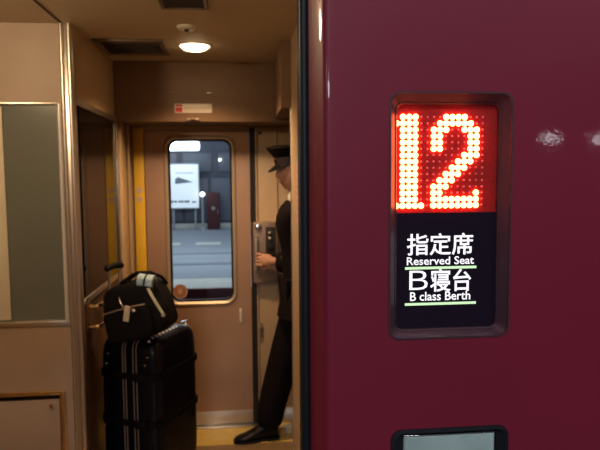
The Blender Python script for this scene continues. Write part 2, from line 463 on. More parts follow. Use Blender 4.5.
# header over the far door
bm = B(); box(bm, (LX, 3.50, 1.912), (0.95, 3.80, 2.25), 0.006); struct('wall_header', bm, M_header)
# far wall round the door
bm = B()
box(bm, (-2.0, 3.80, -0.05), (-0.585, 3.93, 2.33)); box(bm, (0.062, 3.80, -0.05), (1.06, 3.93, 2.33)); box(bm, (-0.585, 3.80, 1.883), (0.062, 3.93, 2.33))
struct('wall_back', bm, M_wall2, sm=False)
bm = B(); box(bm, (-0.650, 3.775, 0), (-0.588, 3.80, 1.900), 0.002); struct('trim_8', bm, M_yellow)
bm = B(); box(bm, (0.060, 3.765, 0), (0.074, 3.80, 1.90), 0.003); box(bm, (0.074, 3.775, 0.0), (0.094, 3.80, 1.90)); struct('trim_9', bm, M_seam, sm=False)
bm = B(); box(bm, (0.094, 3.77, 0.02), (0.104, 3.80, 1.90), 0.003); box(bm, (0.222, 3.774, 0.02), (0.232, 3.80, 1.90), 0.003); struct('trim_10', bm, M_wall2)
bm = B(); box(bm, (0.10, 3.785, 0.02), (0.98, 3.80, 1.905), 0.003)
struct('wall_back', bm, M_wall2)
bm = B(); box(bm, (0.10, 3.775, 0.0), (1.0, 3.786, 0.10), 0.003); struct('baseboard_back', bm, M_alu)
bm = B(); box(bm, (-0.60, 3.735, 0.0), (0.10, 3.80, 0.012), 0.004); struct('trim_11', bm, M_alu)

# far side door
DW = (-0.440, -0.0572, 0.819, 1.827)
bm = B()
plate(bm, [(-0.582, 0.014), (0.058, 0.014), (0.058, 1.881), (-0.582, 1.881)], [rrect(DW[0] - 0.02, DW[1] + 0.02, DW[2] - 0.018, DW[3] + 0.018, 0.066)], 3.782, 3.815)
d1 = struct('door_1', bm, M_door)
bm = B()
Lo = rrect(DW[0] - 0.031, DW[1] + 0.031, DW[2] - 0.027, DW[3] + 0.030, 0.077, 10)
Lm = rrect(DW[0] - 0.018, DW[1] + 0.018, DW[2] - 0.016, DW[3] + 0.016, 0.066, 10)
Li = rrect(DW[0] - 0.004, DW[1] + 0.004, DW[2] - 0.004, DW[3] + 0.004, 0.056, 10)
loft(bm, [at_y(Lo, 3.783), at_y(Lo, 3.778), at_y(Lm, 3.768), at_y(Li, 3.776), at_y(Li, 3.80)]); obj('window_frame', bm, M_framemetal, d1)
Lg = rrect(DW[0] + 0.008, DW[1] - 0.008, DW[2] + 0.008, DW[3] - 0.008, 0.046, 10)
Lx = rrect(DW[0] - 0.005, DW[1] + 0.005, DW[2] - 0.005, DW[3] + 0.005, 0.057, 10)
bm = B(); loft(bm, [at_y(Lx, 3.790), at_y(Lg, 3.788), at_y(Lg, 3.806), at_y(Lx, 3.806)]); obj('gasket', bm, M_rubber, d1)
bm = B(); loft(bm, [at_y(Lx, 3.796), at_y(Lx, 3.801)], True, True); obj('pane', bm, M_doorglass, d1)
bm = B(); box(bm, (-0.580, 3.777, 0.014), (0.056, 3.783, 0.098), 0.002); obj('kick_plate', bm, M_steel, d1)
bm = B(); box(bm, (-0.018, 3.770, 0.675), (-0.004, 3.783, 0.765), 0.005, 3); obj('door_handle', bm, M_white, d1)

# ================================================================== PLATFORMS (outside)
bm = B(); box(bm, (-8, -9.0, -0.35), (8, 0.82, -0.12)); struct('floor_platform', bm, M_asphalt, sm=False)
bm = B(); box(bm, (-8, -9.0, 3.6), (8, 0.3, 3.75)); struct('ceiling_canopy', bm, M_canopy, sm=False)
bm = B(); box(bm, (-14, 8.9, -1.2), (14, 19.3, -0.05)); struct('floor_far_platform', bm, M_farplat, sm=False)
bm = B(); box(bm, (-14, 8.86, -1.2), (14, 8.9, -0.052)); struct('trim_12', bm, M_edgered, sm=False)
bm = B(); box(bm, (-14, 8.9, -0.05), (14, 9.75, -0.046)); struct('trim_13', bm, M_edge, sm=False)
bm = B()
for x0, x1 in ((-2.6, -1.5), (-1.12, -0.52), (0.2, 0.9)): box(bm, (x0, 14.7, -0.05), (x1, 15.2, -0.045))
struct('trim_14', bm, M_edge, sm=False)
bm = B(); box(bm, (-14, 11.3, -0.05), (14, 11.55, -0.045)); box(bm, (-14, 12.9, -0.05), (14, 13.05, -0.045)); struct('trim_15', bm, M_farpanel, sm=False)
bm = B(); box(bm, (-14, 4.0, -1.3), (14, 8.9, -1.2)); struct('floor_track', bm, M_ballast, sm=False)
for y in (5.9, 6.97):
    bm = B(); box(bm, (-14, y, -1.2), (14, y + 0.07, -1.05), 0.01); struct('trim_16', bm, M_rail)
bm = B(); box(bm, (-14, 19.3, -1.2), (14, 19.6, 5.0)); struct('wall_far_platform', bm, M_farwall, sm=False)
bm = B(); box(bm, (-14, 19.24, -0.05), (14, 19.31, 0.12), 0.01); struct('baseboard_far', bm, M_edge)
bm = B()
for k in range(9): box(bm, (-3.4 + k * 0.82, 19.26, 0.20), (-2.66 + k * 0.82, 19.31, 1.55), 0.02)
for k in range(5): box(bm, (-2.9 + k * 1.1, 19.26, 1.75), (-2.0 + k * 1.1, 19.31, 2.35), 0.02)
struct('trim_17', bm, M_farpanel)

p = thing('lit_poster_board', 'white backlit advertising board seen through the far door window', 'sign', (-1.74, 19.0, -0.05))
bm = B(); box(bm, (-2.25, 18.96, 0.60), (-1.27, 19.10, 2.02), 0.02); obj('frame', bm, M_pole, p)
bm = B(); box(bm, (-2.21, 18.945, 0.64), (-1.31, 18.965, 1.98), 0.004); scr = obj('poster', bm, M_poster, p)
bm = B()
vs = [bm.verts.new(q) for q in ((-2.02, 18.94, 1.52), (-2.02, 18.94, 1.38), (-1.46, 18.94, 1.44), (-1.94, 18.94, 1.60))]
bm.faces.new(vs); e = bmesh.ops.extrude_face_region(bm, geom=bm.faces[:]); bmesh.ops.translate(bm, vec=(0, 0.004, 0), verts=[g for g in e['geom'] if isinstance(g, bmesh.types.BMVert)])
obj('picture', bm, M_postergrey, scr)
bm = B()
for x in (-2.15, -2.05, -1.93, -1.84, -1.74, -1.66): box(bm, (x, 18.938, 0.80), (x + 0.07, 18.946, 0.87))
box(bm, (-1.52, 18.938, 0.80), (-1.38, 18.946, 0.84)); box(bm, (-2.0, 18.938, 1.72), (-1.45, 18.946, 1.735))
obj('printed_text', bm, M_posterink, scr)
for x in (-2.10, -1.42):
    bm = B(); box(bm, (x - 0.03, 19.0, -0.05), (x + 0.03, 19.06, 0.62), 0.005); obj('leg', bm, M_pole, p)

p = thing('signal_cabinet', 'dark red cabinet on the opposite platform beyond the far door', 'cabinet', (-0.86, 19.0, -0.05))
bm = B(); box(bm, (-1.05, 18.86, -0.05), (-0.66, 19.16, 1.10), 0.02); obj('body', bm, M_cabred, p)
bm = B(); box(bm, (-1.02, 18.845, 0.02), (-0.69, 18.865, 1.06), 0.01); dd = obj('door', bm, M_cabred, p)
bm = B(); lathe(bm, [(0.055, -0.012), (0.055, 0.0)], (-0.855, 18.85, 0.62), 'y', 20); obj('emblem', bm, M_pole, dd)
bm = B(); box(bm, (-0.72, 18.825, 0.45), (-0.705, 18.85, 0.60), 0.004); obj('handle', bm, M_pole, dd)

p = thing('lamp_post', 'thin grey post with a small globe lamp beside the red cabinet', 'lamp', (-1.18, 18.8, -0.05))
bm = B(); tube(bm, [(-1.18, 18.8, -0.05), (-1.18, 18.8, 1.0)], 0.035, 12); lathe(bm, [(0.10, -0.05), (0.10, -0.02), (0.04, 0.02)], (-1.18, 18.8, 0), 'z', 16); obj('pole', bm, M_pole, p)
bm = B(); ball(bm, (-1.18, 18.8, 1.06), 0.075); obj('globe', bm, M_globe, p)
p = thing('platform_ceiling_lamp', 'bright white fluorescent lamp at the top of the far door window', 'lamp', (-1.75, 18.4, 2.4))
bm = B(); box(bm, (-2.35, 18.3, 2.66), (-1.20, 18.75, 2.76), 0.02); obj('housing', bm, M_white, p)
bm = B(); box(bm, (-2.32, 18.28, 2.40), (-1.23, 18.72, 2.665), 0.06, 4); obj('diffuser', bm, M_tube, p)
bm = B(); tube(bm, [(-1.78, 18.5, 2.75), (-1.78, 18.5, 4.0)], 0.02, 8); obj('rod', bm, M_pole, p)
bm = B(); ball(bm, (-0.64, 19.2, 2.13), 0.045); box(bm, (-0.66, 19.2, 2.10), (-0.62, 19.31, 2.16)); tag(obj('wall_lamp', bm, M_globe), 'tiny white lamp on the dark far wall above the red cabinet', 'lamp')

# lamps on the near platform, behind the photographer: they glint in the paint
for i, (x, y, z) in enumerate(((4.82, -7.10, 2.15), (5.64, -7.10, 2.13))):
    p = thing('platform_lamp', ('bright lamp on a post reflected in the maroon paint beside the sign', 'bright lamp on a post reflected at the outer edge of the maroon paint')[i], 'lamp', (x, y, -0.12))
    bm = B(); box(bm, (x - 0.11, y - 0.04, z - 0.035), (x + 0.11, y + 0.05, z + 0.035), 0.02); obj('diffuser', bm, M_farlamp, p)
    bm = B(); tube(bm, [(x, y - 0.06, -0.12), (x, y - 0.06, z + 0.08)], 0.03, 10); obj('pole', bm, M_pole, p)

p = thing('added_glint_lamp', 'unseen upright lamp added to glint in the rounded maroon door edge', 'lamp', (-5.2, -4.6, 2.70))  # unseen lamp added behind the camera for a highlight on the door edge
bm = B(); box(bm, (-5.28, -4.68, 2.70), (-5.12, -4.52, 3.20), 0.04, 3); obj('diffuser', bm, M_farlamp, p)
bm = B(); tube(bm, [(-5.2, -4.6, 3.19), (-5.2, -4.6, 3.61)], 0.02, 10); obj('rod', bm, M_pole, p)

# ================================================================== THINGS
# --- side display sign
p = thing('destination_display', 'recessed lit display showing red 12 and white seat and berth text on maroon side', 'sign', (0.341, YB, SIGN[2]))
bm = B()
IN = (0.2550, 0.4277, 1.3420, 1.7150)
So = rrect(SIGN[0] - 0.002, SIGN[1] + 0.002, SIGN[2] - 0.002, SIGN[3] + 0.002, 0.019)
Se = rrect(SIGN[0] + 0.0012, SIGN[1] - 0.0012, SIGN[2] + 0.0012, SIGN[3] - 0.0012, 0.016)
Sm = rrect(IN[0] - 0.002, IN[1] + 0.002, IN[2] - 0.002, IN[3] + 0.002, 0.013)
Si = rrect(*IN, 0.011)
loft(bm, [at_y(So, YB + 0.0005), at_y(So, YB - 0.0012), at_y(Se, YB - 0.0012), at_y(Se, YB + 0.003), at_y(Sm, YB + 0.016), at_y(Sm, YB + 0.0145), at_y(Si, YB + 0.0165), at_y(Si, YB + 0.035)])
obj('bezel', bm, M_bezel, p)
YD = 0.974
bm = B(); box(bm, (IN[0] - 0.004, YD, 1.537), (IN[1] + 0.004, YD + 0.008, IN[3] + 0.004)); led = obj('led_board', bm, M_led_bloom, p, sm=False)
on = set()
for r in range(15):
    for k in (0, 1, 2): on.add((k, r))
one = {(k, r) for k, r in on} | {(-1, 1), (-1, 14), (3, 14)}
T = {0: (7, 8, 9, 10), 1: (6, 7, 8, 9, 10, 11), 2: (5, 6, 7, 10, 11, 12), 3: (5, 6, 11, 12), 4: (5, 6, 11, 12), 5: (5, 6, 11, 12), 6: (10, 11, 12),
     7: (9, 10, 11), 8: (8, 9, 10), 9: (7, 8, 9), 10: (6, 7, 8), 11: (5, 6, 7), 12: (5, 6, 12), 13: tuple(range(5, 13)), 14: tuple(range(5, 13))}
two = {(k, r) for r, ks in T.items() for k in ks}
def led_xy(k, r): return 0.2668 + 0.01046 * k, 1.6952 - 0.01043 * r
for name, cells in (('digit_one', one), ('digit_two', two)):
    bm = B()
    for k, r in sorted(cells):
        x, z = led_xy(k, r); lathe(bm, [(0.0051, 0.001), (0.0051, -0.0014), (0.0040, -0.0030), (0.0014, -0.0034)], (x, YD, z), 'y', 10)
    obj(name, bm, M_led_on, led)
bm = B()
for k in range(0, 14):
    for r in range(15):
        if (k, r) not in one and (k, r) not in two:
            x, z = led_xy(k, r); lathe(bm, [(0.0019, 0.001), (0.0019, -0.0005), (0.0011, -0.0014)], (x, YD, z), 'y', 8)
o = obj('diode_grid', bm, M_led_off, led)
bm = B(); box(bm, (IN[0] - 0.004, YD, IN[2] - 0.004), (IN[1] + 0.004, YD + 0.008, 1.536)); lcd = obj('text_screen', bm, M_lcd, p, sm=False)
YT = YD - 0.0002
TX = [('指定席', 0.2750, 0.3890, 1.4655, 1.5025, 0.011), ('Reserved Seat', 0.2750, 0.3910, 1.4495, 1.4630, 0.008),
      ('Ｂ', 0.2795, 0.3110, 1.4075, 1.4400, 0.0), ('寝台', 0.3155, 0.3865, 1.4035, 1.4420, 0.011), ('B class Berth', 0.2810, 0.3855, 1.3885, 1.4035, 0.008)]
for s, x0, x1, z0, z1, b in TX:
    obj('lettering', text_bm(s, x0, x1, z0, z1, YT, b), M_text, lcd, sm=False)
for z0, z1 in ((1.4420, 1.4463), (1.3808, 1.3850)):
    bm = B(); box(bm, (0.2720, YT - 0.0006, z0), (0.3955, YT, z1)); obj('underline', bm, M_line, lcd, sm=False)
bm = B(); loft(bm, [at_y(Si, YB + 0.0185), at_y(Si, YB + 0.0195)], True, True); obj('cover_glass', bm, M_signglass, p, sm=False)

# --- second recess below
p = thing('blank_sign_plate', 'unlit grey green plate in a black frame below the lit display', 'sign', (0.3445, YB, SIGN2[2]))
bm = B()
I2 = (0.2655, 0.4235, 0.815, 1.1640)
S1 = rrect(SIGN2[0] - 0.002, SIGN2[1] + 0.002, SIGN2[2] - 0.002, SIGN2[3] + 0.002, 0.018)
S2 = rrect(SIGN2[0] + 0.004, SIGN2[1] - 0.004, SIGN2[2] + 0.004, SIGN2[3] - 0.004, 0.014)
S3 = rrect(I2[0] - 0.003, I2[1] + 0.003, I2[2] - 0.003, I2[3] + 0.003, 0.004)
loft(bm, [at_y(S1, YB + 0.0005), at_y(S1, YB - 0.003), at_y(S2, YB - 0.004), at_y(S3, YB + 0.004), at_y(S3, YB + 0.012)], False, True); obj('frame', bm, M_rubber, p)
bm = B(); S4 = rrect(*I2, 0.003); S5 = rrect(I2[0] + 0.002, I2[1] - 0.002, I2[2] + 0.002, I2[3] - 0.002, 0.003)
loft(bm, [at_y(S4, YB + 0.010), at_y(S4, YB + 0.003), at_y(S5, YB + 0.001)], False, True); obj('plate', bm, M_plate_green, p)
bm = B(); box(bm, (I2[0], YB + 0.000, I2[3] - 0.0008), (I2[1], YB + 0.004, I2[3] + 0.0012), 0.0005); obj('edge_strip', bm, M_chrome, p)

# --- ceiling things
def downlight(x, y, label, power, cone, beam=(1.0, 0.64, 0.34), blend=0.7, drop=0.035):
    d = bpy.data.lights.new('downlight_beam', 'SPOT' if cone else 'POINT'); d.energy = power; d.color = beam; d.shadow_soft_size = 0.06
    if cone: d.spot_size = math.radians(cone); d.spot_blend = blend
    o = bpy.data.objects.new('downlight_beam', d); COL.objects.link(o); o.location = (x, y, 2.25 - drop)
    p = thing('ceiling_downlight', label, 'lamp', (x, y, 2.25))
    bm = B(); lathe(bm, [(0.084, 0.0), (0.084, -0.003), (0.078, -0.005), (0.071, -0.002), (0.071, 0.0)], (x, y, 2.25), 'z', 40); obj('trim_ring', bm, M_white, p)
    bm = B(); lathe(bm, [(0.070, -0.0005), (0.068, -0.008), (0.056, -0.018), (0.032, -0.025), (0.002, -0.027)], (x, y, 2.25), 'z', 40); obj('lens', bm, M_lampon, p)
downlight(-0.216, 3.085, 'round glowing downlight on the ceiling between vent and header', 84, 134)
downlight(-1.05, 1.70, 'round glowing downlight on the ceiling just inside the near doorway', 20, 0, (1.0, 0.74, 0.46), 0.2, 0.07)
p = thing('ceiling_vent', 'dark louvred air vent on the ceiling left of the downlight', 'vent', (-0.52, 3.12, 2.25))
bm = B()
VX, VY = (-0.685, -0.355), (2.95, 3.29)
box(bm, (VX[0], VY[0], 2.238), (VX[1], VY[0] + 0.03, 2.25), 0.004); box(bm, (VX[0], VY[1] - 0.03, 2.238), (VX[1], VY[1], 2.25), 0.004)
box(bm, (VX[0], VY[0], 2.238), (VX[0] + 0.03, VY[1], 2.25), 0.004); box(bm, (VX[1] - 0.03, VY[0], 2.238), (VX[1], VY[1], 2.25), 0.004)
obj('frame', bm, M_vent, p)
bm = B(); box(bm, (VX[0] + 0.01, VY[0] + 0.01, 2.2475), (VX[1] - 0.01, VY[1] - 0.01, 2.2498)); obj('backing', bm, M_ventdark, p)
for k in range(6):
    y = VY[0] + 0.052 + k * 0.047
    bm = B(); box(bm, (VX[0] + 0.028, y - 0.014, 2.241), (VX[1] - 0.028, y + 0.014, 2.2435), rot=Matrix.Rotation(math.radians(22), 3, 'X')); obj('slat', bm, M_vent, p)
p = thing('ceiling_sensor', 'small round sensor on the ceiling beside the glowing downlight', 'sensor', (-0.222, 2.70, 2.25))
bm = B(); lathe(bm, [(0.042, 0.0), (0.042, -0.006), (0.036, -0.012), (0.020, -0.014), (0.002, -0.014)], (-0.222, 2.70, 2.25), 'z', 28); obj('base', bm, M_white, p)
bm = B(); ball(bm, (-0.222, 2.70, 2.237), 0.012, (1, 1, 0.8)); obj('eye', bm, M_seam, p)
p = thing('ceiling_access_panel', 'dark edged panel at the very top of the vestibule ceiling', 'panel', (-0.20, 2.28, 2.25))
bm = B()
for lo, hi in (((-0.29, 2.385), (-0.11, 2.40)), ((-0.29, 2.10), (-0.11, 2.115)), ((-0.29, 2.10), (-0.275, 2.40)), ((-0.125, 2.10), (-0.11, 2.40))): box(bm, (*lo, 2.240), (*hi, 2.25), 0.003)
obj('frame', bm, M_vent, p)
bm = B(); box(bm, (-0.28, 2.11, 2.2445), (-0.12, 2.39, 2.25)); obj('grille', bm, M_ventdark, p)

# --- header notice and latch
p = thing('notice_sticker', 'cream notice sticker with a red end above the far door', 'sticker', (-0.26, 3.497, 1.963))
bm = B(); plate(bm, rrect(-0.365, -0.156, 1.963, 2.014, 0.004), [], 3.4985, 3.4996); obj('paper', bm, M_sticker, p, sm=False)
bm = B(); box(bm, (-0.361, 3.4976, 1.967), (-0.322, 3.4986, 1.994)); box(bm, (-0.361, 3.4976, 1.999), (-0.322, 3.4986, 2.010)); obj('red_mark', bm, M_red, p, sm=False)
bm = B()
for k in range(11): box(bm, (-0.312 + k * 0.0135, 3.4978, 1.987), (-0.303 + k * 0.0135, 3.4986, 1.9935))
for k in range(9): box(bm, (-0.305 + k * 0.0135, 3.4978, 1.974), (-0.298 + k * 0.0135, 3.4986, 1.979))
obj('printed_text', bm, M_ink2, p, sm=False)
p = thing('header_latch', 'small dark latch under the notice sticker on the header', 'latch', (-0.262, 3.49, 1.913))
bm = B(); box(bm, (-0.300, 3.482, 1.914), (-0.225, 3.4995, 1.934), 0.008, 3); obj('plate', bm, M_panelgrey, p)
bm = B(); box(bm, (-0.280, 3.472, 1.918), (-0.245, 3.484, 1.927), 0.004, 3); obj('lever', bm, M_seam, p)
bm = B(); box(bm, (-0.185, 3.491, 2.070), (-0.150, 3.4995, 2.079), 0.003); tag(obj('metal_clip', bm, M_chrome), 'small shiny metal clip on the header above the notice sticker', 'clip')
bm = B(); box(bm, (-0.395, 3.491, 2.070), (-0.360, 3.4995, 2.079), 0.003); tag(obj('metal_clip', bm, M_panelgrey), 'small dull dark clip on the header above the red end of the sticker', 'clip')
# --- notice on the right-hand wall
p = thing('wall_notice', 'narrow pinkish notice on the wall right beside the conductor', 'notice', (0.251, 2.57, 1.38))
bm = B(); box(bm, (0.2505, 2.46, 1.385), (0.2518, 2.70, 1.66)); obj('paper', bm, M_pink, p, sm=False)
bm = B()
for k in range(7): box(bm, (0.2498, 2.49, 1.42 + k * 0.032), (0.2506, 2.66, 1.432 + k * 0.032))
obj('printed_text', bm, M_orange, p, sm=False)
# --- round sticker in the far window
p = thing('round_warning_sticker', 'round orange warning sticker low in the far door window', 'sticker', (-0.389, 3.794, 0.84))
bm = B(); lathe(bm, [(0.045, 0.0), (0.045, 0.0012)], (-0.389, 3.7945, 0.880), 'y', 28); obj('disc', bm, M_orange, p, sm=False)
bm = B(); loft(bm, [[(-0.389 + r * math.cos(2 * PI * k / 28), y, 0.880 + r * math.sin(2 * PI * k / 28)) for k in range(28)] for r, y in ((0.046, 3.7944), (0.046, 3.7936), (0.040, 3.7936), (0.040, 3.7944))]); obj('rim', bm, M_pink, p, sm=False)
bm = B(); box(bm, (-0.402, 3.7936, 0.862), (-0.386, 3.7945, 0.892)); box(bm, (-0.384, 3.7936, 0.866), (-0.378, 3.7945, 0.905)); box(bm, (-0.398, 3.7936, 0.892), (-0.394, 3.7945, 0.904)); obj('hand_mark', bm, M_pink, p, sm=False)
# --- two round marks on the yellow strip
p = thing('yellow_strip_sticker', 'faint pale sticker with two round marks on the yellow strip', 'sticker', (-0.62, 3.774, 1.45))
bm = B(); lathe(bm, [(0.018, 0.0), (0.018, 0.0012)], (-0.620, 3.7735, 1.520), 'y', 20); obj('mark', bm, M_ink2, p, sm=False)
bm = B(); lathe(bm, [(0.018, 0.0), (0.018, 0.0012)], (-0.620, 3.7735, 1.465), 'y', 20); obj('mark', bm, M_ink2, p, sm=False)

# --- equipment panel on the far right wall
p = thing('door_control_box', 'dark grey control box on the back wall under the conductor\'s hand', 'control box', (0.146, 3.785, 0.93))
bm = B(); box(bm, (0.072, 3.725, 0.930), (0.226, 3.785, 1.316), 0.008, 3); obj('housing', bm, M_panelgrey, p)
bm = B(); lathe(bm, [(0.022, 0.0), (0.022, -0.012), (0.016, -0.020), (0.004, -0.022)], (0.104, 3.726, 1.286), 'y', 22); obj('lock', bm, M_chrome, p)
bm = B(); box(bm, (0.150, 3.717, 1.09), (0.212, 3.727, 1.285), 0.004); sp = obj('switch_plate', bm, M_seam, p)
for z in (1.25, 1.215):
    bm = B(); lathe(bm, [(0.009, 0.0), (0.009, -0.012), (0.003, -0.015)], (0.176, 3.717, z), 'y', 14); obj('button', bm, M_steel, sp)
bm = B(); box(bm, (0.165, 3.709, 1.14), (0.20, 3.718, 1.175), 0.003); obj('switch', bm, M_rubber, sp)
bm = B(); tube(bm, [(0.092, 3.727, 1.23), (0.092, 3.700, 1.22), (0.090, 3.690, 1.12), (0.092, 3.700, 1.02), (0.092, 3.727, 1.01)], 0.007, 10); obj('grab_bar', bm, M_steel, p)
p = thing('wall_bolt', 'small dark bolt head high on the tan panel beside the door', 'bolt', (0.125, 3.78, 1.86))
bm = B(); lathe(bm, [(0.010, 0.0), (0.010, -0.004), (0.006, -0.007)], (0.125, 3.7845, 1.869), 'y', 16); obj('head', bm, M_seam, p)
bm = B(); box(bm, (0.118, 3.776, 1.8675), (0.132, 3.779, 1.8705)); obj('slot', bm, M_panelgrey, p)
p = thing('panel_lock', 'small metal lock low on the tan panel beside the door', 'lock', (0.112, 3.78, 0.60))
bm = B(); box(bm, (0.104, 3.765, 0.575), (0.126, 3.785, 0.665), 0.004); obj('plate', bm, M_panelgrey, p)
bm = B(); lathe(bm, [(0.008, 0.0), (0.008, -0.010), (0.003, -0.012)], (0.115, 3.766, 0.635), 'y', 14); obj('keyhole', bm, M_brass, p)

# --- suitcase
TH = math.radians(25)
A = Vector((math.cos(TH), -math.sin(TH), 0)); Bv = Vector((math.sin(TH), math.cos(TH), 0))
L0 = Vector((-0.700, 2.935, 0))
def sc(u, v, w): return L0 + A * u + Bv * v + Vector((0, 0, w))
ROT = Matrix((A, Bv, Vector((0, 0, 1)))).transposed()
SU, SV, SW0, SW1 = 0.325, 0.40, 0.065, 0.835
case = thing('suitcase', 'large glossy black suitcase with pale double ribs standing on the floor', 'suitcase', sc(SU / 2, SV / 2, 0))
bm = softbox((SU, SV, SW1 - SW0), 9, 14, ROT, sc(SU / 2, SV / 2, (SW0 + SW1) / 2))
obj('shell', bm, M_case, case)
def wrap(u, off, w_lo):
    """Path up the near face and over the top, a little proud of the shell."""
    pts = []
    R = 0.062
    for k in range(7): pts.append(sc(u, -off + 0.0015, w_lo + (SW1 - R - w_lo) * k / 6))
    for k in range(1, 9):
        a = PI / 2 * k / 8
        pts.append(sc(u, R - (R + off) * math.cos(a), SW1 - R + (R + off) * math.sin(a)))
    for k in range(1, 5): pts.append(sc(u, R + (SV - 2 * R) * k / 4, SW1 + off))
    return pts
for u in (0.138, 0.153, 0.196, 0.214):
    bm = B(); tube(bm, wrap(u, 0.0005, 0.12), 0.0032, 8); obj('rib', bm, M_rib, case)
for z in (0.655, 0.425):
    bm = B(); lp = []
    for sgn in (0.0175, -0.0175): pass
    L = rrect(-0.007, SU + 0.007, -0.007, SV + 0.007, 0.05, 6)
    Lin = rrect(-0.001, SU + 0.001, -0.001, SV + 0.001, 0.045, 6)
    f = lambda LL, zz: [tuple(sc(a, b, zz)) for a, b in LL]
    loft(bm, [f(Lin, z - 0.015), f(L, z - 0.015), f(L, z + 0.015), f(Lin, z + 0.015), f(Lin, z - 0.015)])
    st = obj('luggage_belt', bm, M_web, case)
    bm = B(); box(bm, (-0.03, -0.006, -0.02), (0.03, 0.006, 0.02), 0.004, rot=None)
    for v in bm.verts: v.co = ROT @ Vector((v.co.x, v.co.y, v.co.z)) + sc(0.235, -0.012, z)
    obj('buckle', bm, M_nylon, st)
# top carry handle
bm = B(); tube(bm, [sc(0.228, 0.045, 0.831), sc(0.228, 0.05, 0.852), sc(0.228, 0.085, 0.864), sc(0.228, 0.20, 0.866), sc(0.228, 0.235, 0.852), sc(0.228, 0.24, 0.831)], [0.010, 0.011, 0.012, 0.012, 0.011, 0.010], 12)
hd = obj('carry_handle', bm, M_case, case)
for v in (0.045, 0.24):
    bm = B(); ball(bm, sc(0.228, v, 0.838), 0.014, (1, 1, 0.6)); obj('handle_mount', bm, M_chrome, hd)
# zip along the lid edge; whitened beads spaced to stand in for its glints
bm = B()
for k in range(12):
    t = k / 11; ball(bm, sc(0.268, 0.03 + 0.34 * t, SW1 - 0.002 - 0.010 * (2 * t - 1) ** 4), 0.0075, u=8, v=6)
obj('zipper', bm, M_glare, case)
bm = B(); box(bm, (-0.012, -0.03, -0.003), (0.012, 0.03, 0.003), 0.002)
for v in bm.verts: v.co = ROT @ v.co + sc(0.275, 0.33, SW1 + 0.014)
obj('zip_pull', bm, M_chrome, case)
for u, w in ((0.055, 0.755), (0.045, 0.705), (0.262, 0.715), (0.276, 0.755)):
    bm = B(); ball(bm, sc(u, 0.001, w), 0.005, u=8, v=6); obj('rivet', bm, M_chrome, case)
bm = B(); tube(bm, [sc(0.004, 0.20, 0.48), sc(-0.022, 0.20, 0.50), sc(-0.024, 0.12, 0.50), sc(-0.024, 0.06, 0.50), sc(0.004, 0.055, 0.48)], 0.007, 8); obj('side_handle', bm, M_steel, case)
# corner guards
for u in (0.03, SU - 0.03):
    for v in (0.03, SV - 0.03):
        bm = B(); ball(bm, sc(u, v, 0.088), 0.035, (1, 1, 0.8)); cg = obj('corner_guard', bm, M_nylon, case)
        bm = B(); q = sc(u, v, 0.027)
        lathe(bm, [(0.006, -0.011), (0.024, -0.011), (0.027, -0.007), (0.027, 0.007), (0.024, 0.011), (0.006, 0.011)], q, 'x', 20)
        wh = obj('wheel', bm, M_rubber, case)
        bm = B(); box(bm, q + Vector((-0.017, -0.012, 0.0)), q + Vector((-0.012, 0.012, 0.045)), 0.003); box(bm, q + Vector((0.012, -0.012, 0.0)), q + Vector((0.017, 0.012, 0.045)), 0.003); box(bm, q + Vector((-0.017, -0.012, 0.034)), q + Vector((0.017, 0.012, 0.046)), 0.003)
        obj('wheel_fork', bm, M_nylon, wh)
# telescopic handle
TV = (0.024, 0.106)
bm = B()
for v in TV: tube(bm, [sc(0.045, v + 0.02, 0.80), sc(0.045, v + 0.02, 1.150)], 0.0065, 10)
th = obj('pull_handle', bm, M_steel, case)
bm = B(); tube(bm, [sc(0.045, 0.02 + 0.002, 1.156), sc(0.045, 0.02 + 0.012, 1.165), sc(0.045, 0.02 + 0.068, 1.169), sc(0.045, 0.02 + 0.118, 1.165), sc(0.045, 0.02 + 0.128, 1.156)], [0.012, 0.016, 0.015, 0.016, 0.012], 14); obj('grip', bm, M_nylon, th)

# --- cabin bag on top of the suitcase
bag = thing('travel_bag', 'black soft travel bag lying on top of the suitcase', 'bag', (-0.485, 2.86, 0.838))
BR = Matrix.Rotation(math.radians(-14), 3, 'Z') @ Matrix.Rotation(math.radians(-15), 3, 'Y')
BC = Vector((-0.484, 2.845, 0.985))
def bl(x, y, z): return BC + BR @ Vector((x, y, z))
def bagfn(p):
    q = p.copy()
    q.z *= 1.0 - 0.10 * (abs(p.x) ** 2)
    if p.z > 0: q.x *= 1 - 0.16 * p.z; q.y *= 1 - 0.22 * p.z
    k = 0.03 * mnoise.noise(p * 2.3)
    return q * (1 + k)
bm = softbox((0.302, 0.20, 0.268), 6.5, 14, BR, BC, bagfn); obj('body', bm, M_nylon, bag)
bm = softbox((0.225, 0.045, 0.150), 5, 8, BR, bl(-0.015, -0.106, -0.045)); pk = obj('front_pocket', bm, M_nylon, bag)
bm = B(); tube(bm, [bl(-0.12, -0.122, 0.025), bl(-0.05, -0.132, 0.030), bl(0.04, -0.132, 0.030), bl(0.09, -0.122, 0.026)], 0.003, 8); obj('zipper', bm, M_panelgrey, pk)
bm = B(); tube(bm, [bl(-0.142, -0.045, 0.06), bl(-0.10, -0.05, 0.115), bl(0.0, -0.05, 0.140), bl(0.10, -0.05, 0.118), bl(0.142, -0.045, 0.06)], 0.004, 8); obj('zipper', bm, M_web, bag)
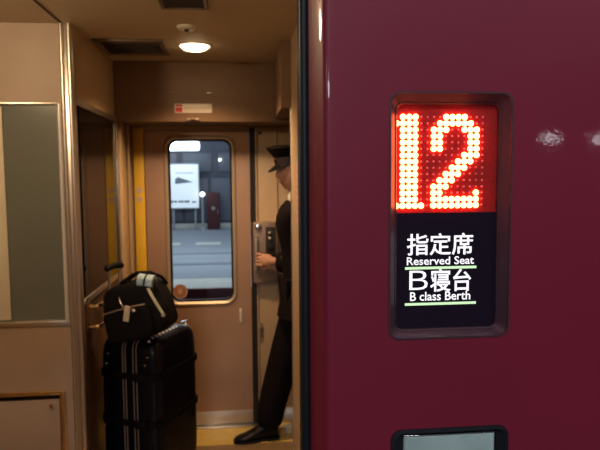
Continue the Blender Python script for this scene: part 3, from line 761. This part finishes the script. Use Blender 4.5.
# two carry handles gathered in a wrap
for s in (-1, 1):
    bm = B(); tube(bm, [bl(-0.045, s * 0.07, 0.095), bl(-0.03, s * 0.045, 0.140), bl(0.03, s * 0.02, 0.163), bl(0.095, s * 0.02, 0.150), bl(0.130, s * 0.045, 0.115), bl(0.140, s * 0.065, 0.075)], 0.008, 8); obj('handle', bm, M_web, bag)
bm = B(); tube(bm, [bl(0.062, -0.050, 0.131), bl(0.130, -0.050, 0.104)], [0.032, 0.032], 18); wr = obj('handle_wrap', bm, M_blue, bag)
wr['label'] = 'pale blue handle wrap'
bm = B(); tube(bm, [bl(0.092, -0.050, 0.1195), bl(0.099, -0.050, 0.1165)], [0.0335, 0.0335], 18); obj('wrap_strap', bm, M_web, wr)
# pale strap hanging down the right end
bm = B()
path = [(0.112, -0.092, 0.090), (0.126, -0.106, 0.055), (0.140, -0.108, 0.010), (0.152, -0.104, -0.035)]
for s in (-1,):
    vs = []
    for x, y, z in path:
        vs.append([bm.verts.new(bl(x - 0.0065, y, z)), bm.verts.new(bl(x + 0.0065, y, z)), bm.verts.new(bl(x + 0.0065, y - 0.003, z)), bm.verts.new(bl(x - 0.0065, y - 0.003, z))])
    for a, b in zip(vs, vs[1:]):
        for k in range(4): bm.faces.new((a[k], a[(k + 1) % 4], b[(k + 1) % 4], b[k]))
    bm.faces.new(vs[0][::-1]); bm.faces.new(vs[-1])
so = obj('strap', bm, M_strapy, bag); so['label'] = 'pale yellowish strap'
bm = B(); ball(bm, bl(0.152, -0.106, -0.045), 0.011, (1, 0.6, 1)); obj('buckle', bm, M_chrome, so)
# luggage tag
bm = B(); TR = BR @ Matrix.Rotation(math.radians(24), 3, 'Y')
box(bm, (-0.014, -0.003, -0.05), (0.014, 0.003, 0.022), 0.004)
for v in bm.verts: v.co = TR @ v.co + bl(0.006, -0.134, 0.018)
lt = obj('luggage_tag', bm, M_tag, bag); lt['label'] = 'cream luggage tag'
bm = B(); tube(bm, [bl(-0.022, -0.118, 0.082), bl(-0.014, -0.134, 0.060), bl(-0.004, -0.137, 0.036)], 0.004, 8); obj('loop', bm, M_chrome, lt)
bm = B(); ball(bm, bl(0.036, -0.134, 0.012), 0.010, (1, 0.6, 1)); obj('metal_snap', bm, M_chrome, pk)

# ================================================================== CONDUCTOR
P = thing('person', 'conductor in dark uniform and peaked cap standing by the far door', 'person', (0.30, 3.47, 0))
V = Vector
pel = V((0.375, 3.46, 0.93)); spi = V((0.372, 3.45, 1.12)); che = V((0.348, 3.44, 1.31)); nb = V((0.338, 3.44, 1.445)); nk = V((0.322, 3.44, 1.515)); hdj = V((0.305, 3.44, 1.565))
shL = V((0.340, 3.275, 1.405)); elL = V((0.400, 3.235, 1.13)); wrL = V((0.370, 3.225, 0.90))
shR = V((0.335, 3.600, 1.405)); elR = V((0.325, 3.615, 1.040)); wrR = V((0.205, 3.655, 1.080))
hpL = V((0.375, 3.375, 0.90)); knL = V((0.415, 3.345, 0.50)); anL = V((0.545, 3.36, 0.09))
hpR = V((0.355, 3.53, 0.90)); knR = V((0.245, 3.545, 0.50)); anR = V((0.150, 3.560, 0.095))
toR = V((0.075, 3.545, 0.04)); toL = V((0.465, 3.355, 0.04))
verts = [pel, spi, che, nb, nk, hdj, shL, elL, wrL, shR, elR, wrR, hpL, knL, anL, hpR, knR, anR, toL, toR]
edges = [(0, 1), (1, 2), (2, 3), (3, 4), (4, 5), (3, 6), (6, 7), (7, 8), (3, 9), (9, 10), (10, 11), (0, 12), (12, 13), (13, 14), (14, 18), (0, 15), (15, 16), (16, 17), (17, 19)]
rad = [0.095, 0.085, 0.085, 0.045, 0.050, 0.050, 0.022, 0.030, 0.026, 0.022, 0.034, 0.026, 0.070, 0.050, 0.034, 0.070, 0.050, 0.034, 0.022, 0.022]
body = skin(verts, edges, rad, 0, 2)

# head: shaped from a sphere; face looks along -X and a little to the camera
FR = Matrix.Rotation(math.radians(180 + 20), 3, 'Z') @ Matrix.Rotation(math.radians(6), 3, 'Y')   # local +X is the face
HC = V((0.306, 3.435, 1.632))
hb = B(); bmesh.ops.create_uvsphere(hb, u_segments=64, v_segments=48, radius=1.0)
def G(a, s): return math.exp(-(a / s) ** 2)
for v in hb.verts:
    n = v.co.copy(); x, y, z = n
    q = V((x * 0.096, y * 0.076, z * 0.116))
    if q.z < 0:
        t = min(1, -q.z / 0.116); q.y *= 1 - 0.30 * t ** 1.4
        if x < 0: q.x *= 1 - 0.42 * t
    if x > 0:
        q.x += 0.024 * G(q.y, 0.011) * G(q.z + 0.018, 0.016) + 0.012 * G(q.y, 0.008) * G(q.z - 0.004, 0.016)   # nose
        q.x -= 0.011 * (G(q.y - 0.031, 0.015) + G(q.y + 0.031, 0.015)) * G(q.z - 0.010, 0.012)                    # eye sockets
        q.x += 0.005 * G(q.z - 0.030, 0.010) * G(q.y, 0.045)                                                     # brow
        q.x += 0.006 * G(q.y, 0.022) * (G(q.z + 0.052, 0.006) + G(q.z + 0.064, 0.006))                            # lips
        q.x += 0.011 * G(q.y, 0.022) * G(q.z + 0.096, 0.016) + 0.006 * G(q.y, 0.05) * G(q.z + 0.08, 0.03)          # chin
    v.co = FR @ q + HC
merge(body, hb)
for s in (-1, 1):
    eb = B(); ball(eb, (0, 0, 0), 0.030, (0.55, 0.30, 1.05), 14, 10)
    for v in eb.verts: v.co = FR @ (v.co + V((-0.008, s * 0.076, -0.008))) + HC
    merge(body, eb)
    for r, off, mi in ((0.0105, 0.0, 1), (0.0052, 0.0072, 2)):
        eb = B(); ball(eb, (0, 0, 0), r, (1, 1, 1), 12, 8)
        for v in eb.verts: v.co = FR @ (v.co + V((0.079 + off, s * 0.030, 0.009))) + HC
        merge(body, eb, mi)
lb = B(); ball(lb, (0, 0, 0), 0.02, (0.25, 1.0, 0.30), 14, 8)
for v in lb.verts: v.co = FR @ (v.co + V((0.0905, 0, -0.058))) + HC
merge(body, lb, 3)

def hand(wrist, d, nrm, curl, thumb_side):
    """Palm and five separate fingers; d along the hand, nrm out of the palm."""
    d = d.normalized(); nrm = (nrm - d * nrm.dot(d)).normalized(); side = d.cross(nrm) * thumb_side
    hbm = skin([wrist - d * 0.03, wrist, wrist + d * 0.040, wrist + d * 0.080], [(0, 1), (1, 2), (2, 3)], [(0.024, 0.024), (0.023, 0.025), (0.020, 0.034), (0.014, 0.038)], 1, 2)
    ball_c = wrist + d * 0.055
    pb = B(); ball(pb, (0, 0, 0), 1, (1, 1, 1), 16, 12)
    for v in pb.verts: v.co = ball_c + d * (v.co.x * 0.048) + side * (v.co.y * 0.040) + nrm * (v.co.z * 0.015)
    merge(hbm, pb)
    for i, (off, ln, r) in enumerate(((0.030, 0.072, 0.0088), (0.010, 0.080, 0.0090), (-0.010, 0.075, 0.0086), (-0.029, 0.058, 0.0076))):
        p0 = wrist + d * 0.070 + side * off; p1 = wrist + d * 0.094 + side * off * 1.08
        pts = [p0, p1]; a = 0; q = p1
        for seg, cb in ((0.46, 1.0), (0.30, 1.1), (0.24, 0.7)):
            a += curl * cb; dd = d * math.cos(a) + nrm * math.sin(a)
            q = q + dd * ln * seg; pts.append(q)
        merge(hbm, skin(pts, [(k, k + 1) for k in range(len(pts) - 1)], [r * 1.1, r * 1.1, r, r * 0.92, r * 0.75], 0, 1))
    t0 = wrist + d * 0.022 + side * 0.020; t1 = wrist + d * 0.045 + side * 0.046 + nrm * 0.010
    t2 = t1 + d * 0.026 + side * 0.010 + nrm * 0.016; t3 = t2 + d * 0.020 - side * 0.004 + nrm * 0.014
    merge(hbm, skin([t0, t1, t2, t3], [(0, 1), (1, 2), (2, 3)], [0.013, 0.012, 0.0105, 0.008], 0, 1))
    return hbm
merge(body, hand(wrR, V((-1, 0.10, 0.10)), V((0.1, 1, 0.0)), 0.85, 1))
merge(body, hand(wrL, V((-0.12, -0.02, -1)), V((0, 1, 0)), 0.30, 1))
obj('body', body, [M_skin, M_eye, M_iris, M_lip], P)

# jacket
jv = [V((0.380, 3.46, 0.80)), V((0.375, 3.455, 0.98)), V((0.366, 3.45, 1.13)), V((0.345, 3.44, 1.31)), V((0.342, 3.44, 1.420)), V((0.330, 3.44, 1.475)),
      shL, elL, wrL + V((0.002, 0, 0.02)), shR, elR, wrR + V((0.022, 0, 0.0)), wrR + V((-0.002, 0, 0.0))]
je = [(0, 1), (1, 2), (2, 3), (3, 4), (4, 5), (4, 6), (6, 7), (7, 8), (4, 9), (9, 10), (10, 11), (11, 12)]
jr = [0.155, 0.145, 0.138, 0.152, 0.128, 0.072, 0.092, 0.066, 0.046, 0.092, 0.084, 0.070, 0.054]
jb = skin(jv, je, jr, 1, 2)
def hem(rx, ry, z, cx): return [V((cx + rx * math.cos(2 * PI * k / 32), 3.455 + ry * math.sin(2 * PI * k / 32), z)) for k in range(32)]
sk = B(); loft(sk, [hem(0.100, 0.12, 1.06, 0.370), hem(0.138, 0.155, 1.00, 0.370), hem(0.152, 0.180, 0.90, 0.372), hem(0.168, 0.198, 0.79, 0.368), hem(0.160, 0.190, 0.79, 0.368), hem(0.145, 0.172, 0.90, 0.372)]); merge(jb, sk)
jk = obj('jacket', jb, M_uniform, P)
for k in range(4):
    z = 1.02 + 0.11 * k; bm = B(); ball(bm, (0.214 + 0.008 * (3 - k), 3.44, z), 0.009, (0.6, 1, 1), 10, 8); obj('button', bm, M_brass, jk)
# shirt collar
bm = B(); lathe(bm, [(0.058, -0.03), (0.060, 0.0), (0.056, 0.018), (0.050, 0.018), (0.048, -0.03)], (0.325, 3.44, 1.492), 'z', 24); obj('shirt_collar', bm, M_shirt, P)
# trousers
tv = [V((0.377, 3.46, 0.92)), hpL, knL, anL + V((0, 0, 0.05)), hpR, knR, anR + V((0.004, 0, 0.06)), anL + V((0, 0, -0.03)), anR + V((0.002, 0, -0.035))]
te = [(0, 1), (1, 2), (2, 3), (0, 4), (4, 5), (5, 6), (3, 7), (6, 8)]
tr = skin(tv, te, [0.125, 0.100, 0.084, 0.070, 0.108, 0.100, 0.088, 0.066, 0.084], 0, 2); obj('trousers', tr, M_uniform, P)
# shoes
def shoe(ank, toe, label=None):
    d = (toe - ank); d.z = 0; d.normalize(); side = V((-d.y, d.x, 0)); base = V((ank.x, ank.y, 0))
    bm = B(); n = 20; loops = []
    for t, wd, hh in ((-0.055, 0.012, 0.04), (-0.050, 0.028, 0.075), (-0.02, 0.038, 0.110), (0.03, 0.039, 0.112), (0.07, 0.040, 0.092), (0.11, 0.044, 0.068), (0.15, 0.045, 0.048), (0.185, 0.040, 0.040), (0.210, 0.027, 0.032), (0.220, 0.010, 0.022)):
        L = []
        for k in range(n):
            a = 2 * PI * k / n; ca, sa = math.cos(a), math.sin(a)
            L.append(base + d * t + side * (wd * abs(ca) ** 0.7 * (1 if ca > 0 else -1)) + V((0, 0, 0.014 + (hh - 0.014) * (0.5 + 0.5 * abs(sa) ** 0.8 * (1 if sa > 0 else -1)))))
        loops.append(L)
    loft(bm, loops, True, True); s = obj('shoe', bm, M_shoe, P)
    bm = B()
    outl = []
    for t, wd in ((-0.058, 0.016), (-0.05, 0.030), (-0.02, 0.039), (0.05, 0.038), (0.11, 0.046), (0.15, 0.048), (0.19, 0.042), (0.215, 0.028), (0.226, 0.010)): outl.append((t, wd))
    ring = [base + d * t + side * w for t, w in outl] + [base + d * t - side * w for t, w in outl[::-1]]
    loft(bm, [[q + V((0, 0, 0.001)) for q in ring], [q + V((0, 0, 0.016)) for q in ring]], True, True); obj('sole', bm, M_rubber, s)
shoe(anR + V((0.005, 0, 0)), toR); shoe(anL, toL)
# hair under the cap
hr = B(); bmesh.ops.create_uvsphere(hr, u_segments=32, v_segments=20, radius=1.0)
bmesh.ops.delete(hr, geom=[v for v in hr.verts if v.co.z > 0.55 or v.co.z < -0.55 or (v.co.x > 0.30 and v.co.z < 0.3) or (v.co.x > -0.05 and v.co.z < -0.15)], context='VERTS')
for v in hr.verts: v.co = FR @ V((v.co.x * 0.101, v.co.y * 0.081, v.co.z * 0.120 + 0.004)) + HC
obj('hair', hr, M_hair, P)
# peaked cap
CR = FR @ Matrix.Rotation(math.radians(4), 3, 'Y')
CC = HC + FR @ V((0.0, 0, 0.046))
def cap_ring(rx, ry, z, tilt=0.0, n=36, dx=0.0):
    return [CC + CR @ V((rx * math.cos(2 * PI * k / n) + dx, ry * math.sin(2 * PI * k / n), z + tilt * math.cos(2 * PI * k / n))) for k in range(n)]
bm = B()
loft(bm, [cap_ring(0.104, 0.086, 0.040), cap_ring(0.128, 0.108, 0.066, 0.010), cap_ring(0.142, 0.122, 0.084, 0.016), cap_ring(0.140, 0.120, 0.092, 0.018), cap_ring(0.100, 0.085, 0.096, 0.016), cap_ring(0.02, 0.02, 0.098, 0.004)], True, True)
cp = obj('cap', bm, M_uniform, P)
bm = B(); loft(bm, [cap_ring(0.100, 0.083, -0.004), cap_ring(0.107, 0.089, -0.004), cap_ring(0.108, 0.090, 0.042), cap_ring(0.100, 0.083, 0.042)]); obj('band', bm, M_band, cp)
bm = B()
loops = []
for s, zz in ((0, 0.0), (1, 0.005)):
    pass
inn, outr = [], []
for k in range(19):
    a = -1.15 + 2.30 * k / 18
    inn.append((0.103 * math.cos(a), 0.086 * math.sin(a), 0.002))
    e = math.cos(a / 1.15 * PI / 2)
    outr.append((0.103 * math.cos(a) + 0.058 * e, 0.086 * math.sin(a) * (1 + 0.05 * e), 0.002 - 0.032 * e))
ring = [CC + CR @ V(q) for q in inn] + [CC + CR @ V(q) for q in outr[::-1]]
a0 = [bm.verts.new(q) for q in ring]; a1 = [bm.verts.new(q + V((0, 0, 0.004))) for q in ring]
N = len(ring); h_ = 19
for k in range(h_ - 1):
    bm.faces.new((a0[k], a0[k + 1], a0[N - 2 - k], a0[N - 1 - k])); bm.faces.new((a1[k], a1[N - 1 - k], a1[N - 2 - k], a1[k + 1]))
for k in range(N): bm.faces.new((a0[k], a0[(k + 1) % N], a1[(k + 1) % N], a1[k]))
bmesh.ops.remove_doubles(bm, verts=bm.verts[:], dist=0.0002)
obj('visor', bm, M_shoe, cp)
bm = B(); ball(bm, CC + CR @ V((0.110, 0, 0.030)), 0.014, (0.5, 1, 1.1), 12, 8); obj('badge', bm, M_brass, cp)
